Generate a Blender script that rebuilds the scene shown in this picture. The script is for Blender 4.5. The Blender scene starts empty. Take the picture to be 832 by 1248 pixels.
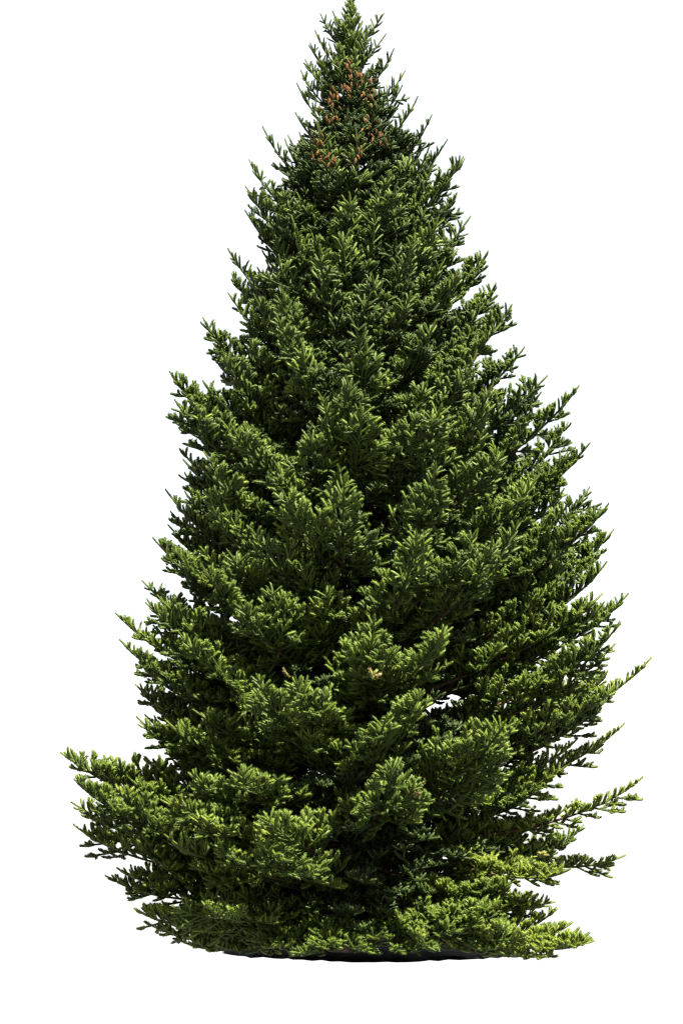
import bpy, math, random
import numpy as np
from mathutils import Vector

# ------------------------------------------------------------------ camera, world, sun, exposure
S = 116.5                 # photo pixels per metre at the trunk
D = 24.0                  # camera distance
ZC = 1.7                  # eye height
TX = 0.077                # trunk position
scene = bpy.context.scene
C = scene.collection

cam = bpy.data.cameras.new('camera')
cam.sensor_fit = 'VERTICAL'
cam.sensor_height = 36.0
cam.lens = 36.0 * D / (1248 / S)
cam.shift_y = ((1165 - 624) / S - ZC) / (1248 / S)
cam.clip_end = 2000
camo = bpy.data.objects.new('camera', cam)
C.objects.link(camo)
camo.location = (0, -D, ZC)
camo.rotation_euler = (math.radians(90), 0, 0)
scene.camera = camo

SUN_EL = math.radians(55)
SUN_AZ = math.radians(153)          # clockwise from +Y: to the right of and behind the camera
world = bpy.data.worlds.new('World')
scene.world = world
world.use_nodes = True
wn, wl = world.node_tree.nodes, world.node_tree.links
wn.clear()
wout = wn.new('ShaderNodeOutputWorld')
sky = wn.new('ShaderNodeTexSky')
sky.sky_type = 'NISHITA'
sky.sun_disc = False
sky.sun_elevation = SUN_EL
sky.sun_rotation = SUN_AZ
bsky = wn.new('ShaderNodeBackground'); bsky.inputs['Strength'].default_value = 0.05
wl.new(sky.outputs[0], bsky.inputs['Color'])
bwhite = wn.new('ShaderNodeBackground')     # the plain white the tree stands against
bwhite.inputs['Color'].default_value = (1, 1, 1, 1)
bwhite.inputs['Strength'].default_value = 0.083
wmix = wn.new('ShaderNodeMixShader'); wmix.inputs[0].default_value = 0.9
wl.new(bsky.outputs[0], wmix.inputs[1]); wl.new(bwhite.outputs[0], wmix.inputs[2])
wl.new(wmix.outputs[0], wout.inputs['Surface'])

sl = bpy.data.lights.new('sun', 'SUN')
sl.energy = 3.1
sl.angle = math.radians(0.53)
sl.color = (1.0, 0.95, 0.87)
so = bpy.data.objects.new('sun', sl)
C.objects.link(so)
sd = Vector((math.sin(SUN_AZ) * math.cos(SUN_EL), math.cos(SUN_AZ) * math.cos(SUN_EL), math.sin(SUN_EL)))
so.rotation_euler = sd.to_track_quat('Z', 'Y').to_euler()
so.location = (6, -8, 14)

scene.view_settings.view_transform = 'Standard'
scene.view_settings.look = 'None'
scene.view_settings.exposure = 3.7
scene.view_settings.gamma = 1.0
scene.view_settings.use_curve_mapping = False
scene.cycles.max_bounces = 5
scene.cycles.diffuse_bounces = 3
scene.cycles.filter_width = 1.2 if hasattr(scene.cycles, 'filter_width') else 1.5

# ------------------------------------------------------------------ materials
def new_mat(name):
    m = bpy.data.materials.new(name); m.use_nodes = True
    nt = m.node_tree
    return m, nt.nodes, nt.links, nt.nodes['Principled BSDF']

def needle_material():
    m, n, l, b = new_mat('spruce_needles')
    a = n.new('ShaderNodeAttribute'); a.attribute_name = 'tint'
    r = n.new('ShaderNodeValToRGB')
    cr = r.color_ramp
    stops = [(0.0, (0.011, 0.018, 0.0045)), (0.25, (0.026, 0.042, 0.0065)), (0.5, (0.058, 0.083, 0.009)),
             (0.72, (0.104, 0.124, 0.014)), (0.84, (0.14, 0.155, 0.045)), (0.9, (0.055, 0.034, 0.013)), (1.0, (0.12, 0.08, 0.034))]
    cr.elements[0].position, cr.elements[0].color = stops[0][0], (*stops[0][1], 1)
    cr.elements[1].position, cr.elements[1].color = stops[-1][0], (*stops[-1][1], 1)
    for p, c in stops[1:-1]:
        e = cr.elements.new(p); e.color = (*c, 1)
    l.new(a.outputs['Fac'], r.inputs[0])
    l.new(r.outputs[0], b.inputs['Base Color'])
    b.inputs['Roughness'].default_value = 0.5
    b.inputs['Specular IOR Level'].default_value = 0.15
    return m

def bark_material(name, c0, c1, scale):
    m, n, l, b = new_mat(name)
    tc = n.new('ShaderNodeTexCoord'); no = n.new('ShaderNodeTexNoise')
    no.inputs['Scale'].default_value = scale; no.inputs['Detail'].default_value = 6
    r = n.new('ShaderNodeValToRGB')
    r.color_ramp.elements[0].color = (*c0, 1); r.color_ramp.elements[1].color = (*c1, 1)
    r.color_ramp.elements[0].position = 0.35; r.color_ramp.elements[1].position = 0.7
    l.new(tc.outputs['Object'], no.inputs['Vector']); l.new(no.outputs['Fac'], r.inputs[0])
    l.new(r.outputs[0], b.inputs['Base Color'])
    bu = n.new('ShaderNodeBump'); bu.inputs['Strength'].default_value = 0.6; bu.inputs['Distance'].default_value = 0.02
    l.new(no.outputs['Fac'], bu.inputs['Height']); l.new(bu.outputs[0], b.inputs['Normal'])
    b.inputs['Roughness'].default_value = 0.95
    b.inputs['Specular IOR Level'].default_value = 0.1
    return m

M_NEEDLE = needle_material()
M_TWIG = bark_material('spruce_twig_bark', (0.022, 0.015, 0.009), (0.070, 0.043, 0.022), 30)
M_BARK = bark_material('spruce_trunk_bark', (0.04, 0.03, 0.022), (0.13, 0.10, 0.075), 14)
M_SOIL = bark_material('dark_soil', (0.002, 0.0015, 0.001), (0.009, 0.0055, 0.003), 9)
M_CONE = bark_material('spruce_cone_scales', (0.025, 0.0115, 0.004), (0.088, 0.043, 0.014), 60)

# ------------------------------------------------------------------ shoot templates (needled twig, unit length along t)
rng = np.random.default_rng(7)
random.seed(11)
R = random.Random(5)

def shoot_template(length, dens, nl=0.0175, nw=0.0044):
    """verts (n,3) as (side, normal, t 0..1), tris, one needled twig of this real length"""
    V, F = [], []
    # core: twig with the needle bases packed round it
    rad = [0.008, 0.0108, 0.0104, 0.0075, 0.002]
    ts = [0.0, 0.25, 0.75, 0.94, 1.0]
    k = 5
    for r_, t in zip(rad, ts):
        for j in range(k):
            a = 2 * math.pi * j / k
            V.append((math.cos(a) * r_, math.sin(a) * r_, t))
    for i in range(len(ts) - 1):
        for j in range(k):
            a0, a1 = i * k + j, i * k + (j + 1) % k
            F.append((a0, a1, a1 + k)); F.append((a0, a1 + k, a0 + k))
    n = int(dens * length) + 6
    for i in range(n):
        t = (i + rng.random()) / n
        a = i * 2.39996 + rng.normal() * 0.3
        # needles comb round to the upper side of the twig
        if math.sin(a) < -0.3 and rng.random() < 0.45:
            a = -a
        lean = math.radians(rng.uniform(32, 60)) * (1 - 0.45 * max(0, t - 0.8) / 0.2)
        L = nl * rng.uniform(0.8, 1.15) * (1 - 0.35 * t ** 3)
        dx, dy = math.cos(a), math.sin(a)
        bx, by, bz = dx * 0.008, dy * 0.008, t * 0.96
        tx, ty = dx * (0.008 + L * math.sin(lean)), dy * (0.008 + L * math.sin(lean)) + 0.002
        tz = t + L * math.cos(lean) / length
        # width vector random between tangential and axial
        w = rng.uniform(-0.9, 0.9)
        wx, wy, wz = -dy * math.cos(w) * nw / 2, dx * math.cos(w) * nw / 2, math.sin(w) * nw / 2 / length
        b = len(V)
        V += [(bx + wx, by + wy, bz + wz), (bx - wx, by - wy, bz - wz), (tx, ty, tz)]
        F.append((b, b + 1, b + 2))
    return np.array(V, np.float32), np.array(F, np.int32)

LENS = [0.05, 0.075, 0.105, 0.15, 0.21]
TEMPL = {}
for q, dens in (('near', 600), ('far', 140)):
    TEMPL[q] = [[shoot_template(L, dens, nw=0.0050 if q == 'near' else 0.0095) for _ in range(3)] for L in LENS]

def norm(a):
    return a / np.maximum(np.linalg.norm(a, axis=-1, keepdims=True), 1e-9)

def build_shoots(sh, q):
    """sh: list of (px,py,pz, dx,dy,dz, nx,ny,nz, len, bend, tint, thick)"""
    A = np.array(sh, np.float32)
    A = A[(A[:, 2] + A[:, 5] * A[:, 9] > 0.07) & (A[:, 2] > 0.06)]
    Vs, Fs, Ts, off = [], [], [], 0
    li = np.argmin(np.abs(np.log(A[:, 9:10] / np.array(LENS)[None, :])), axis=1)
    vi = rng.integers(0, 3, len(A))
    for i in range(len(LENS)):
        for v in range(3):
            B = A[(li == i) & (vi == v)]
            if not len(B):
                continue
            TV, TF = TEMPL[q][i][v]
            d = norm(B[:, 3:6]); n = B[:, 6:9]
            n = norm(n - d * np.sum(n * d, axis=1, keepdims=True))
            s = np.cross(d, n)
            flip = np.where(rng.random(len(B)) < 0.5, -1, 1)[:, None]
            s = s * flip
            L = B[:, 9][:, None, None]; th = (B[:, 12] * np.interp(B[:, 2], [6.5, 9.0], [1.04, 0.74]))[:, None, None]
            x, y, t = TV[None, :, 0:1] * th, TV[None, :, 1:2] * th, TV[None, :, 2:3]
            sb = rng.normal(0, 0.11, len(B))[:, None, None]
            P = (B[:, None, 0:3] + s[:, None, :] * (sb * L * t * t) + d[:, None, :] * (t * L) + s[:, None, :] * x + n[:, None, :] * (y + B[:, 10][:, None, None] * L * t * t))
            m = len(TV)
            own_tint = rng.normal(0, 0.06, m); own_tint[:25] -= 0.07  # random tone per vertex; core darker, shadow between needles painted in
            Vs.append(P.reshape(-1, 3))
            F = TF[None] + (np.arange(len(B)) * m)[:, None, None]
            # flipped side axis turns the faces over
            Fs.append(F.reshape(-1, 3) + off)
            Ts.append(np.repeat(B[:, 11], m) + np.tile(own_tint, len(B)))
            off += len(B) * m
    return np.concatenate(Vs), np.concatenate(Fs), np.concatenate(Ts)

def build_wood(seg, k=4):
    """seg: list of polylines [(x,y,z,r), ...]"""
    V, F, off = [], [], 0
    for pl in seg:
        P = np.array(pl, np.float32)
        if len(P) < 2:
            continue
        d = norm(np.gradient(P[:, :3], axis=0))
        up = np.array([0.13, 0.21, 0.97], np.float32)
        s = norm(np.cross(d, up)); n = np.cross(s, d)
        for j in range(k):
            a = 2 * math.pi * j / k
            V.append(P[:, :3] + (s * math.cos(a) + n * math.sin(a)) * P[:, 3:4])
        m = len(P)
        for j in range(k):
            i = np.arange(m - 1)
            a0 = off + j * m + i; a1 = off + ((j + 1) % k) * m + i
            F.append(np.stack([a0, a1, a1 + 1], 1)); F.append(np.stack([a0, a1 + 1, a0 + 1], 1))
        off += k * m
    return np.concatenate(V), np.concatenate(F)

def mesh_from(name, V, F, mats, matidx=None, tint=None):
    me = bpy.data.meshes.new(name)
    me.vertices.add(len(V)); me.vertices.foreach_set('co', V.astype(np.float32).ravel())
    me.loops.add(len(F) * 3); me.loops.foreach_set('vertex_index', F.astype(np.int32).ravel())
    me.polygons.add(len(F)); me.polygons.foreach_set('loop_start', np.arange(0, len(F) * 3, 3, dtype=np.int32))
    if matidx is not None:
        me.polygons.foreach_set('material_index', matidx.astype(np.int32))
    for m in mats:
        me.materials.append(m)
    if tint is not None:
        at = me.attributes.new('tint', 'FLOAT', 'POINT')
        at.data.foreach_set('value', np.clip(tint, 0, 1).astype(np.float32))
    me.update(calc_edges=True)
    return me

STAT = {'shoots': 0, 'tris': 0, 'max': 0}
def foliage_mesh(name, sh, wood, q, origin=(0, 0, 0), extra=None):
    V1, F1, T1 = build_shoots(sh, q)
    if extra:
        V3, F3, T3 = build_shoots(extra, 'near')
        F1 = np.concatenate([F1, F3 + len(V1)]); V1 = np.concatenate([V1, V3]); T1 = np.concatenate([T1, T3])
    V2, F2 = build_wood(wood)
    V2[:, 2] = np.maximum(V2[:, 2], 0.06)
    V = np.concatenate([V1, V2]) - np.array(origin, np.float32)
    F = np.concatenate([F1, F2 + len(V1)])
    mi = np.concatenate([np.zeros(len(F1)), np.ones(len(F2))])
    T = np.concatenate([T1, np.zeros(len(V2))])
    STAT['shoots'] += len(sh); STAT['tris'] += len(F)
    return mesh_from(name, V, F, [M_NEEDLE, M_TWIG], mi, T)

# ------------------------------------------------------------------ growing a bough
def rot_about(v, axis, ang):
    c, s = math.cos(ang), math.sin(ang)
    return v * c + axis.cross(v) * s + axis * (axis.dot(v) * (1 - c))

UP = Vector((0, 0, 1))
def add_shoot(out, p, d, n, L, tint, bend=0.08, thick=1.0):
    out.append((p.x, p.y, p.z, d.x, d.y, d.z, n.x, n.y, n.z, L, bend, tint, thick))

def twig(p, d, n, L, order, sh, wood, tint, curl):
    """a side branch of a bough: needled along its length, with shorter shoots on both sides"""
    step = 0.066 if order >= 2 else 0.078
    n = rot_about(n, d, R.gauss(0, 0.24)).normalized()
    pts = [(p.x, p.y, p.z, 0.003 + 0.003 * L)]
    t, side = 0.0, 1 if R.random() < 0.5 else -1
    term = min(L, R.uniform(0.065, 0.11) if L < 0.4 else R.uniform(0.08, 0.14))
    run, q = p.copy(), d.copy()
    while t < L - term:
        s_ = min(step * R.uniform(0.8, 1.25), L - term - t + 1e-3)
        sag = R.gauss(0, 0.03)
        q = (q + UP * curl * s_ + n.cross(q) * sag).normalized()
        nxt = run + q * s_
        if not (order == 1 and L > 0.7 and t < 0.12):
            add_shoot(sh, run, q, n, s_ * 1.35, tint - 0.10, 0.0, 0.92)
        run = nxt; t += s_
        pts.append((run.x, run.y, run.z, 0.0025 + 0.003 * (L - t)))
        r_ = L - t
        side = -side
        for sd_ in ((side, -side) if R.random() < 0.3 else (side,)):
            if R.random() < 0.08:
                continue
            cl = 0.045 + R.uniform(0.26, 0.55) * r_
            if order >= 3: cl = min(cl, R.uniform(0.06, 0.12))
            cl = min(cl, 0.42)
            ang = math.radians(R.gauss(52, 12)) * sd_
            cd = rot_about(q, n, ang)
            cd = (cd + n * R.uniform(-0.05, 0.35) + UP * R.uniform(0, 0.4)).normalized()
            if cl > 0.115 and order < 3:
                twig(run, cd, n, cl, order + 1, sh, wood, tint + R.gauss(0, 0.03), curl * 1.2)
            else:
                add_shoot(sh, run, cd, n, cl, tint + R.gauss(0.02, 0.07), R.uniform(0.0, 0.28), R.uniform(1.15, 1.45))
    add_shoot(sh, run, q, n, term + 0.01, tint + 0.07, R.uniform(0.0, 0.18), 1.3)
    if order == 1 or L > 0.3:
        wood.append(pts)

def bough(base, tip, sag=0.12, lift=0.16, vigor=1.0, tint=0.35, bare=0.35, dens=1.0, spread=1.0, sh=None, wood=None):
    """main axis from the trunk to its tip, drooping in the middle and turned up at the end"""
    if sh is None: sh, wood = [], []
    base, tip = Vector(base), Vector(tip)
    ch = tip - base; L = ch.length
    hor = Vector((ch.x, ch.y, 0)).normalized()
    sidev = hor.cross(UP).normalized()
    wob = R.gauss(0, 0.05) * L
    if spread == 1.0: spread = R.uniform(0.72, 1.15) * (0.75 if tip.z > 8.3 else 1)
    c1 = base + ch * 0.40 - UP * sag * L + sidev * wob
    c2 = base + ch * 0.78 - UP * (sag * 0.75 + lift * 0.35) * L + sidev * wob * 0.6
    def B(t):
        u = 1 - t
        return base * u**3 + c1 * 3*u*u*t + c2 * 3*u*t*t + tip * t**3
    N = max(6, int(L / 0.035))
    P = [B(i / N) for i in range(N + 1)]
    rad0 = 0.006 + 0.009 * L
    wood.append([(p.x, p.y, p.z, max(0.003, rad0 * (1 - i / N) ** 0.9)) for i, p in enumerate(P)][::2] + [(P[-1].x, P[-1].y, P[-1].z, 0.002)])
    acc, side = 0.0, 1
    nextstep = 0.05
    tl = min(0.21, max(0.11, L * 0.10)) * R.uniform(0.85, 1.2)
    if tip.z > 8.3: tl *= 1.5
    roll = R.gauss(0, 0.3)
    last_needled = None
    for i in range(1, N + 1):
        ds = (P[i] - P[i-1]).length
        acc += ds
        rem = L * (1 - i / N)
        d = (P[i] - P[i-1]).normalized()
        n = sidev.cross(d).normalized() * -1
        if n.z < 0: n = -n
        n = rot_about(n, d, roll).normalized()
        if rem < 0.9 and rem > tl * 0.8 and i % 2 == 0:
            add_shoot(sh, P[i-1], d, n, ds * 2.6, tint - 0.08, 0, 1.0)
        if acc < nextstep: continue
        acc = 0.0
        nextstep = (0.072 + 0.022 * min(rem, 1.5)) * R.uniform(0.75, 1.25) / dens
        if i / N < bare * R.uniform(0.8, 1.1) or rem < 0.07:
            continue
        side = -side
        for sd_ in (side, -side):
            if R.random() < 0.1: continue
            cl = (0.10 + R.uniform(0.30, 0.48) * rem) * spread
            cl = min(cl, R.uniform(0.36, 0.66) * spread)
            ang = math.radians(R.gauss(44, 7) + 12 * min(rem, 1)) * sd_
            cd = rot_about(d, n, ang)
            cd = (cd + n * R.uniform(-0.15, 0.55)).normalized()
            tt = tint + R.gauss(0, 0.05)
            if cl > 0.17:
                twig(P[i], cd, n, cl, 1, sh, wood, tt, 0.5)
            else:
                add_shoot(sh, P[i], cd, n, cl, tt + 0.04, R.uniform(0.0, 0.2))
        # twigs standing up all round the axis, which make the bough bushy, and a few hanging ones
        for _k in range(2 if R.random() < 0.35 else 1):
            if R.random() > 0.72: continue
            cl = min(0.09 + R.uniform(0.2, 0.38) * rem, R.uniform(0.2, 0.38)) * spread
            rd = rot_about(n, d, R.gauss(0, 0.75))
            cd = (d * R.uniform(0.6, 1.1) + rd * 0.75 + UP * 0.2).normalized()
            if cl > 0.16: twig(P[i], cd, (n - d * 0.6).normalized(), cl, 2 if cl < 0.3 else 1, sh, wood, tint + 0.02, 0.5)
            else: add_shoot(sh, P[i], cd, n, cl, tint + 0.05, 0.1)
        if rem > 0.3 and R.random() < 0.4:
            cd = (d * 0.9 - UP * 0.55 + sidev * R.gauss(0, 0.5)).normalized()
            twig(P[i], cd, n, R.uniform(0.16, 0.36), 2, sh, wood, tint - 0.10, 0.4)
    d = (P[-1] - P[-2]).normalized()
    # leading shoot with its ring of side shoots
    i0 = int(N * (1 - tl / L))
    q = P[i0]; d = (P[-1] - q); Lt = d.length; d.normalize()
    n = rot_about((sidev.cross(d) * -1).normalized(), d, roll)
    if n.z < 0: n = -n
    add_shoot(sh, q, d, n, Lt * 1.15 + 0.03, tint + 0.07, 0.04, 0.92)
    for a in (-1, 1):
        cd = (rot_about(d, n, math.radians(R.gauss(44, 6)) * a) + n * R.uniform(0.05, 0.3)).normalized()
        add_shoot(sh, q, cd, n, Lt * R.uniform(0.6, 0.85), tint + 0.06, 0.1)
    return sh, wood

# ------------------------------------------------------------------ envelope of the crown (read off the photograph, in metres)
def zz(y): return (1165 - y) / S
ENV_L = [(0,.02),(20,.25),(60,.30),(100,.34),(150,.38),(172,.66),(210,.86),(260,1.0),(310,1.15),(360,1.22),(395,1.4),(450,1.62),(500,1.7),(550,1.7),(600,1.8),(650,1.92),
         (700,2.05),(760,2.2),(840,2.15),(880,2.1),(905,2.05),(930,2.5),(1000,2.6),(1070,2.4),(1110,2.1),(1140,1.6),(1165,1.2)]
ENV_R = [(0,.02),(20,.25),(60,.32),(100,.38),(130,.45),(158,.72),(200,1.1),(270,1.2),(320,1.35),(385,1.6),(430,1.75),(470,1.95),(500,2.1),(545,2.25),(610,2.5),(690,2.6),
         (740,2.68),(770,2.62),(800,2.6),(850,2.55),(890,2.4),(920,2.35),(950,2.4),(1000,2.4),(1045,2.35),(1060,2.1),(1100,2.0),(1130,1.9),(1165,1.9)]
def env(z, a=None):
    y = 1165 - z * S
    l = float(np.interp(y, [e[0] for e in ENV_L], [e[1] for e in ENV_L]))
    r = float(np.interp(y, [e[0] for e in ENV_R], [e[1] for e in ENV_R]))
    c = 0 if a is None else math.cos(a)
    return l * (1 - c) / 2 + r * (1 + c) / 2

def trunk_x(z): return TX + 0.03 * math.sin(z * 0.7)

# silhouette boughs: photograph tip pixels and the azimuth offset (deg) from pure sideways, positive = towards the camera
LEFT = [(392,22,10),(385,42,0),(380,58,-20),(368,92,0),(374,78,-10),(364,108,20),(362,142,-15),(322,160,10),(305,200,-20),(303,232,25),(302,262,0),(280,308,10),(284,338,-25),(281,362,20),
        (248,394,0),(258,432,-20),(209,459,5),(216,492,25),(222,552,-10),(205,602,12),(212,628,-20),(190,660,10),(178,712,-15),(182,738,22),(146,752,0),(150,785,18),
        (168,838,-10),(170,880,15),(210,905,-25),(80,920,8),(94,955,22),(92,980,-6),(95,1010,14),(134,1070,5),(170,1112,20),(192,1132,-8),(222,1148,15),(262,1163,25),(166,800,0),(184,860,-15),(192,892,12),(140,945,-22),(215,930,10),(308,648,60),(346,662,66),(283,676,52),(366,690,72),(398,722,82),(248,694,44),(330,720,66)]
RIGHT = [(464,22,-10),(467,46,20),(478,66,0),(488,110,10),(491,92,0),(486,128,-20),(507,124,15),(524,146,0),(540,178,-15),(562,196,10),(557,240,-20),(570,268,10),(592,312,0),(603,350,-20),(621,378,10),
         (606,400,25),(636,428,-10),(662,462,15),(702,476,0),(690,520,-25),(714,545,10),(716,600,-20),(738,620,15),(742,652,-10),(736,690,10),(762,728,0),(752,765,20),
         (790,806,-5),(748,840,15),(757,886,-15),(700,905,10),(779,951,0),(757,1045,-8),(708,1010,-20),(690,1062,28),(668,1100,20),(714,1148,35),(745,790,15),(738,825,-20),(735,858,10),(688,935,12),(640,1140,40),(655,1160,35)]

placed = []   # (z, azimuth, size, kwargs)
def tint_for(z):  # sunlit look of the lower crown and darker top put into the tint
    return 0.27 + 0.16 * (1 - z / 10)

def spec_from_px(px, py, off, side):
    az = math.radians(off)                       # 0 = sideways, + = towards camera
    x = (px - 416) / S
    # perspective: depth y = -R*sin(off)
    for _ in range(6):
        Rr = abs(x - TX) / math.cos(az)
        y = -Rr * math.sin(az)
        x = (px - 416) / S * (D + y) / D
    z = ZC + (967 - py) / S * (D + y) / D
    return Vector((x, y, z))

def make_spec(tip, **kw):
    z = tip.z
    Rr = math.hypot(tip.x - TX, tip.y)
    rise = float(np.interp(z, [0, 1.5, 3.0, 5, 7, 9], [0.08, 0.20, 0.38, 0.58, 0.88, 1.15]))
    zb = max(0.10, min(z - rise * Rr + R.gauss(0, 0.06), 9.6))
    if z < 1.2: zb = max(zb, z * 0.6 + 0.25)
    if z < 1.3 and tip.x > 1.7: zb = z + 0.45
    base = Vector((trunk_x(zb), 0, zb))
    return dict(base=base, tip=tip, **kw)

specs = []
for (px, py, off) in LEFT:
    specs.append(make_spec(spec_from_px(px, py, off, -1), tint=tint_for(zz(py)) + R.gauss(0, 0.03), dens=1.2, sag=0.05 if py < 500 else 0.09))
for (px, py, off) in RIGHT:
    specs.append(make_spec(spec_from_px(px, py, off, 1), tint=tint_for(zz(py)) + R.gauss(0, 0.03) + (0.12 if py > 1050 and px > 640 else (0.12 if py > 800 and px > 750 else 0)), dens=1.5 if px > 750 and py > 800 else 1.2, sag=0.05 if py < 500 else 0.09,
                 spread=0.5 if (px, py) in ((779,951),(757,1045),(790,806),(757,886)) else 1.0))

# boughs all the way round, whorl by whorl (golden-angle jitter)
HOLES = [(400, 672, 42), (645, 790, 55), (592, 1002, 48), (440, 1062, 70), (500, 1130, 40), (330, 1100, 36), (690, 980, 40), (470, 165, 20), (560, 850, 28), (480, 560, 24), (330, 900, 22), (480, 430, 22), (545, 640, 22), (450, 300, 16), (330, 470, 16)]
z = 0.22
az0 = 0.0
while z < 9.75:
    n_b = 14 if z < 6 else (11 if z < 8.5 else 7)
    
    for k in range(n_b):
        a = az0 + 2 * math.pi * k / n_b + R.gauss(0, 0.14)
        zt = z + R.gauss(0, 0.13)
        e = env(zt, a)
        rr = e * (R.uniform(0.74 + 0.12 * abs(math.cos(a)), 1.0) if zt < 5.3 else R.uniform(0.72, 0.97))
        # keep inside the outline at the sides, where the silhouette boughs are given explicitly
        sidew = abs(math.cos(a))
        if sidew > 0.8: rr *= 1.0
        tip = Vector((TX + rr * math.cos(a), rr * math.sin(a), zt))
        front = tip.y < 0.15 * e
        f = D / (D + tip.y)
        px = 416 + tip.x * f * S; py = 967 - (tip.z - ZC) * f * S
        hole = any((px - hx) ** 2 + ((py - hy)) ** 2 < (1.5 * hr) ** 2 for hx, hy, hr in HOLES)
        if hole and front: continue
        specs.append(make_spec(tip, tint=tint_for(zt) + R.gauss(0, 0.035), sag=R.uniform(0.03, 0.12), back=(tip.y > 0.45 * e)))
    az0 += 2.39996 / 2 + R.uniform(-0.1, 0.1)
    z += (0.30 if z < 5 else 0.27) if z < 8 else 0.2

for k in range(20):
    a = -math.pi * (k + 0.5) / 20 + R.gauss(0, 0.05)
    zt = R.uniform(0.13, 0.38); rr = env(zt, a) * R.uniform(0.6, 0.95)
    specs.append(make_spec(Vector((TX + rr * math.cos(a), rr * math.sin(a), zt)), tint=0.36, sag=0.03, lift=0.03))

# ------------------------------------------------------------------ the tree
tree = bpy.data.objects.new('spruce_tree', None)
C.objects.link(tree)
tree['label'] = 'dense green spruce with boughs down to the ground and brown cones near its top'
tree['category'] = 'tree'

def link(name, me, parent, loc=None):
    o = bpy.data.objects.new(name, me); C.objects.link(o); o.parent = parent
    if loc is not None: o.location = loc
    return o

# trunk
def trunk_mesh():
    V, F = [], []
    k, m = 20, 60
    for i in range(m + 1):
        z = 0.05 + 9.87 * i / m
        r = 0.17 * (1 - i / m) ** 0.85 + 0.008 + 0.07 * math.exp(-z / 0.18) * (1 if z > 0 else 1.0)
        for j in range(k):
            a = 2 * math.pi * j / k
            rr = r * (1 + 0.05 * math.sin(5 * a + z * 2) + 0.03 * R.gauss(0, 1))
            V.append((trunk_x(z) + rr * math.cos(a), rr * math.sin(a), z))
    for i in range(m):
        for j in range(k):
            a0, a1 = i * k + j, i * k + (j + 1) % k
            F.append((a0, a1, a1 + k)); F.append((a0, a1 + k, a0 + k))
    return mesh_from('trunk', np.array(V), np.array(F), [M_BARK])
link('trunk', trunk_mesh(), tree)

# every bough is grown here; the hundred that show largest are objects of their own, the rest make up the crown's inner mass
def visible(s):
    t = s['tip']; Rr = math.hypot(t.x - TX, t.y)
    e = max(env(t.z), .1)
    front = -t.y / e
    sil = abs(t.x - TX) / e
    return (max(front, 0) * 1.0 + (sil ** 2) * 0.75) * (0.35 + Rr) * (0 if s.get('back') else 1)
order = sorted(range(len(specs)), key=lambda i: -visible(specs[i]))
own = set(order[:96])

rest_sh, rest_wood, front_sh = [], [], []
bough_list = []
for i, s in enumerate(specs):
    kw = {k: v for k, v in s.items() if k not in ('back',)}
    if i in own:
        sh, wd = bough(**kw)
        bough_list.append((s, sh, wd))
    else:
        bough(sh=(rest_sh if s.get('back') else front_sh), wood=rest_wood, **kw)

# leading shoot and its small side shoots at the very top
sh, wd = front_sh, rest_wood
z = 9.05
while z < 9.95:
    for k in range(5):
        a = R.uniform(0, 2 * math.pi)
        d = Vector((math.cos(a) * 0.6, math.sin(a) * 0.6, 0.8)).normalized()
        n = (UP - d * 0.5).normalized()
        twig(Vector((trunk_x(z), 0, z)), d, n, min(0.42, (10.15 - z) * R.uniform(0.28, 0.5)), 2, sh, wd, 0.34, 0.6)
    z += 0.075
add_shoot(sh, Vector((trunk_x(9.9), 0, 9.86)), Vector((0.03, 0, 1)).normalized(), Vector((0, -1, 0)), 0.27, 0.42, 0.0, 1.0)
add_shoot(sh, Vector((trunk_x(9.9), 0, 9.7)), Vector((0.0, 0, 1)), Vector((0, -1, 0)), 0.25, 0.42, 0.0, 1.0)
sh = rest_sh
# filler twigs near the trunk close the view; inner shade painted as dark tint
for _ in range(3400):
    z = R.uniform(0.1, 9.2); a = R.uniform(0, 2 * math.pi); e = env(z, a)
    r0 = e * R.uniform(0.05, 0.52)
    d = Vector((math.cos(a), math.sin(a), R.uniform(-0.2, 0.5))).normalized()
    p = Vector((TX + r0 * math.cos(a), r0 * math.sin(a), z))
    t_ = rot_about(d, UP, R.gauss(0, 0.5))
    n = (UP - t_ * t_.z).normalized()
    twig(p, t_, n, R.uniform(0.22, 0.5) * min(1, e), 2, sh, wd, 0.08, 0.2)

# dry brown twigs
for _ in range(6):
    z = R.uniform(0.3, 3.5); a = R.uniform(0, 2 * math.pi); e = env(z, a)
    r0 = e * R.uniform(0.6, 0.85)
    t_ = Vector((math.cos(a), math.sin(a), R.uniform(-0.2, 0.5))).normalized()
    twig(Vector((TX + r0 * math.cos(a), r0 * math.sin(a), z)), t_, (UP - t_ * t_.z).normalized(), R.uniform(0.12, 0.25), 2, front_sh, wd, R.uniform(0.85, 0.89), 0.1)

crown = link('crown', foliage_mesh('crown', rest_sh, rest_wood, 'far', extra=front_sh), tree)
for s, sh_, wd_ in bough_list:
    b = s['base']
    o = link('bough', foliage_mesh('bough', sh_, wd_, 'near', b), crown, b)
    o['group'] = 'boughs round the crown'

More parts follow.
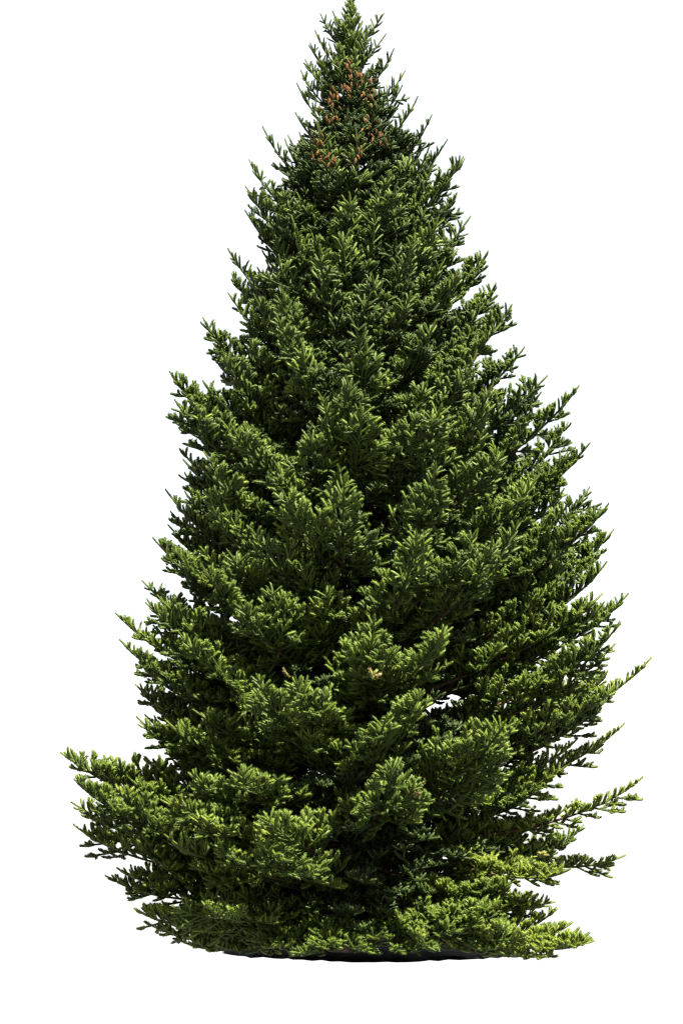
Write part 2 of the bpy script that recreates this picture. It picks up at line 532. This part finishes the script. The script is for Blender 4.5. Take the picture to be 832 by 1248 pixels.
# ------------------------------------------------------------------ cones
def cone_mesh(L=0.062, r=0.0135):
    V, F = [], []
    k, m = 8, 9
    for i in range(m + 1):
        t = i / m
        rr = r * (math.sin(math.pi * min(1, t * 0.85 + 0.12)) ** 0.6)
        rr = rr * (1.0 if i % 2 else 0.8)
        for j in range(k):
            a = 2 * math.pi * (j + 0.5 * (i % 2)) / k
            V.append((rr * math.cos(a), rr * math.sin(a), -L * t))
    for i in range(m):
        for j in range(k):
            a0, a1 = i * k + j, i * k + (j + 1) % k
            F.append((a0, a1, a1 + k)); F.append((a0, a1 + k, a0 + k))
    n0 = len(V); V.append((0, 0, 0.004)); V.append((0, 0, -L - 0.004))
    for j in range(k):
        F.append((n0, (j + 1) % k, j)); F.append((n0 + 1, m * k + j, m * k + (j + 1) % k))
    return mesh_from('cone', np.array(V), np.array(F), [M_CONE])
CM = cone_mesh()
# clusters given by photograph pixel, count and spread
CL = [(430,88,11,7),(424,106,11,6),(408,112,10,6),(403,132,7,6),(452,104,9,6),(447,122,5,7),(443,150,8,6),(457,166,6,5),(468,168,4,4),(390,170,6,5),(388,188,6,6),(404,192,6,5),(420,188,4,6),(434,184,4,5),(424,74,3,4),(462,132,2,6)]
for (cx, cy, n_, sp) in CL:
    for _ in range(n_):
        px = cx + R.gauss(0, sp * 0.9); py = cy + R.gauss(0, sp * 1.1)
        zc = zz(py)
        e = env(zc)
        x = (px - 425) / S
        yy = -math.sqrt(max(0.02, (e * 1.0) ** 2 - x * x)) + R.uniform(-0.03, 0.05)
        f = (D + yy) / D
        o = link('cone', CM, crown, (TX + x * f, yy, ZC + (967 - py) / S * f))
        o.rotation_euler = (R.gauss(0, 0.35), R.gauss(0, 0.35), R.uniform(0, 6.28))
        s_ = R.uniform(0.75, 1.15); o.scale = (s_, s_, s_)
        o['group'] = 'brown cones near the top of the spruce'

# ------------------------------------------------------------------ the dark ground the tree grows from
def soil_mesh():
    V, F = [], []
    k, m = 96, 14
    ph = [R.uniform(0, 6.28) for _ in range(6)]
    V.append((0, 0, 0.06))
    for i in range(1, m + 1):
        t = i / m
        for j in range(k):
            a = 2 * math.pi * j / k
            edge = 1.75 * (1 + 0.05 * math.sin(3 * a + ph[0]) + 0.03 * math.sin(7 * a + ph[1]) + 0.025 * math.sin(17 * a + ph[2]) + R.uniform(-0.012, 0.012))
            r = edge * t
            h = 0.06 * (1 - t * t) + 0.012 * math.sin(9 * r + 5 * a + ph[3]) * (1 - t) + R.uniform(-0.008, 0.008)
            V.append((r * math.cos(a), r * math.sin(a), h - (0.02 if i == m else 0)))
    for j in range(k):
        F.append((0, 1 + j, 1 + (j + 1) % k))
    for i in range(m - 1):
        for j in range(k):
            a0 = 1 + i * k + j; a1 = 1 + i * k + (j + 1) % k
            F.append((a0, a0 + k, a1 + k)); F.append((a0, a1 + k, a1))
    return mesh_from('ground', np.array(V), np.array(F), [M_SOIL])
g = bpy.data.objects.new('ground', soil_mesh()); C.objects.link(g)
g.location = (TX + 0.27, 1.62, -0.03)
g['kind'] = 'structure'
print('STAT', STAT, 'specs', len(specs), 'cones', sum(1 for o in C.objects if o.name.startswith('cone')))
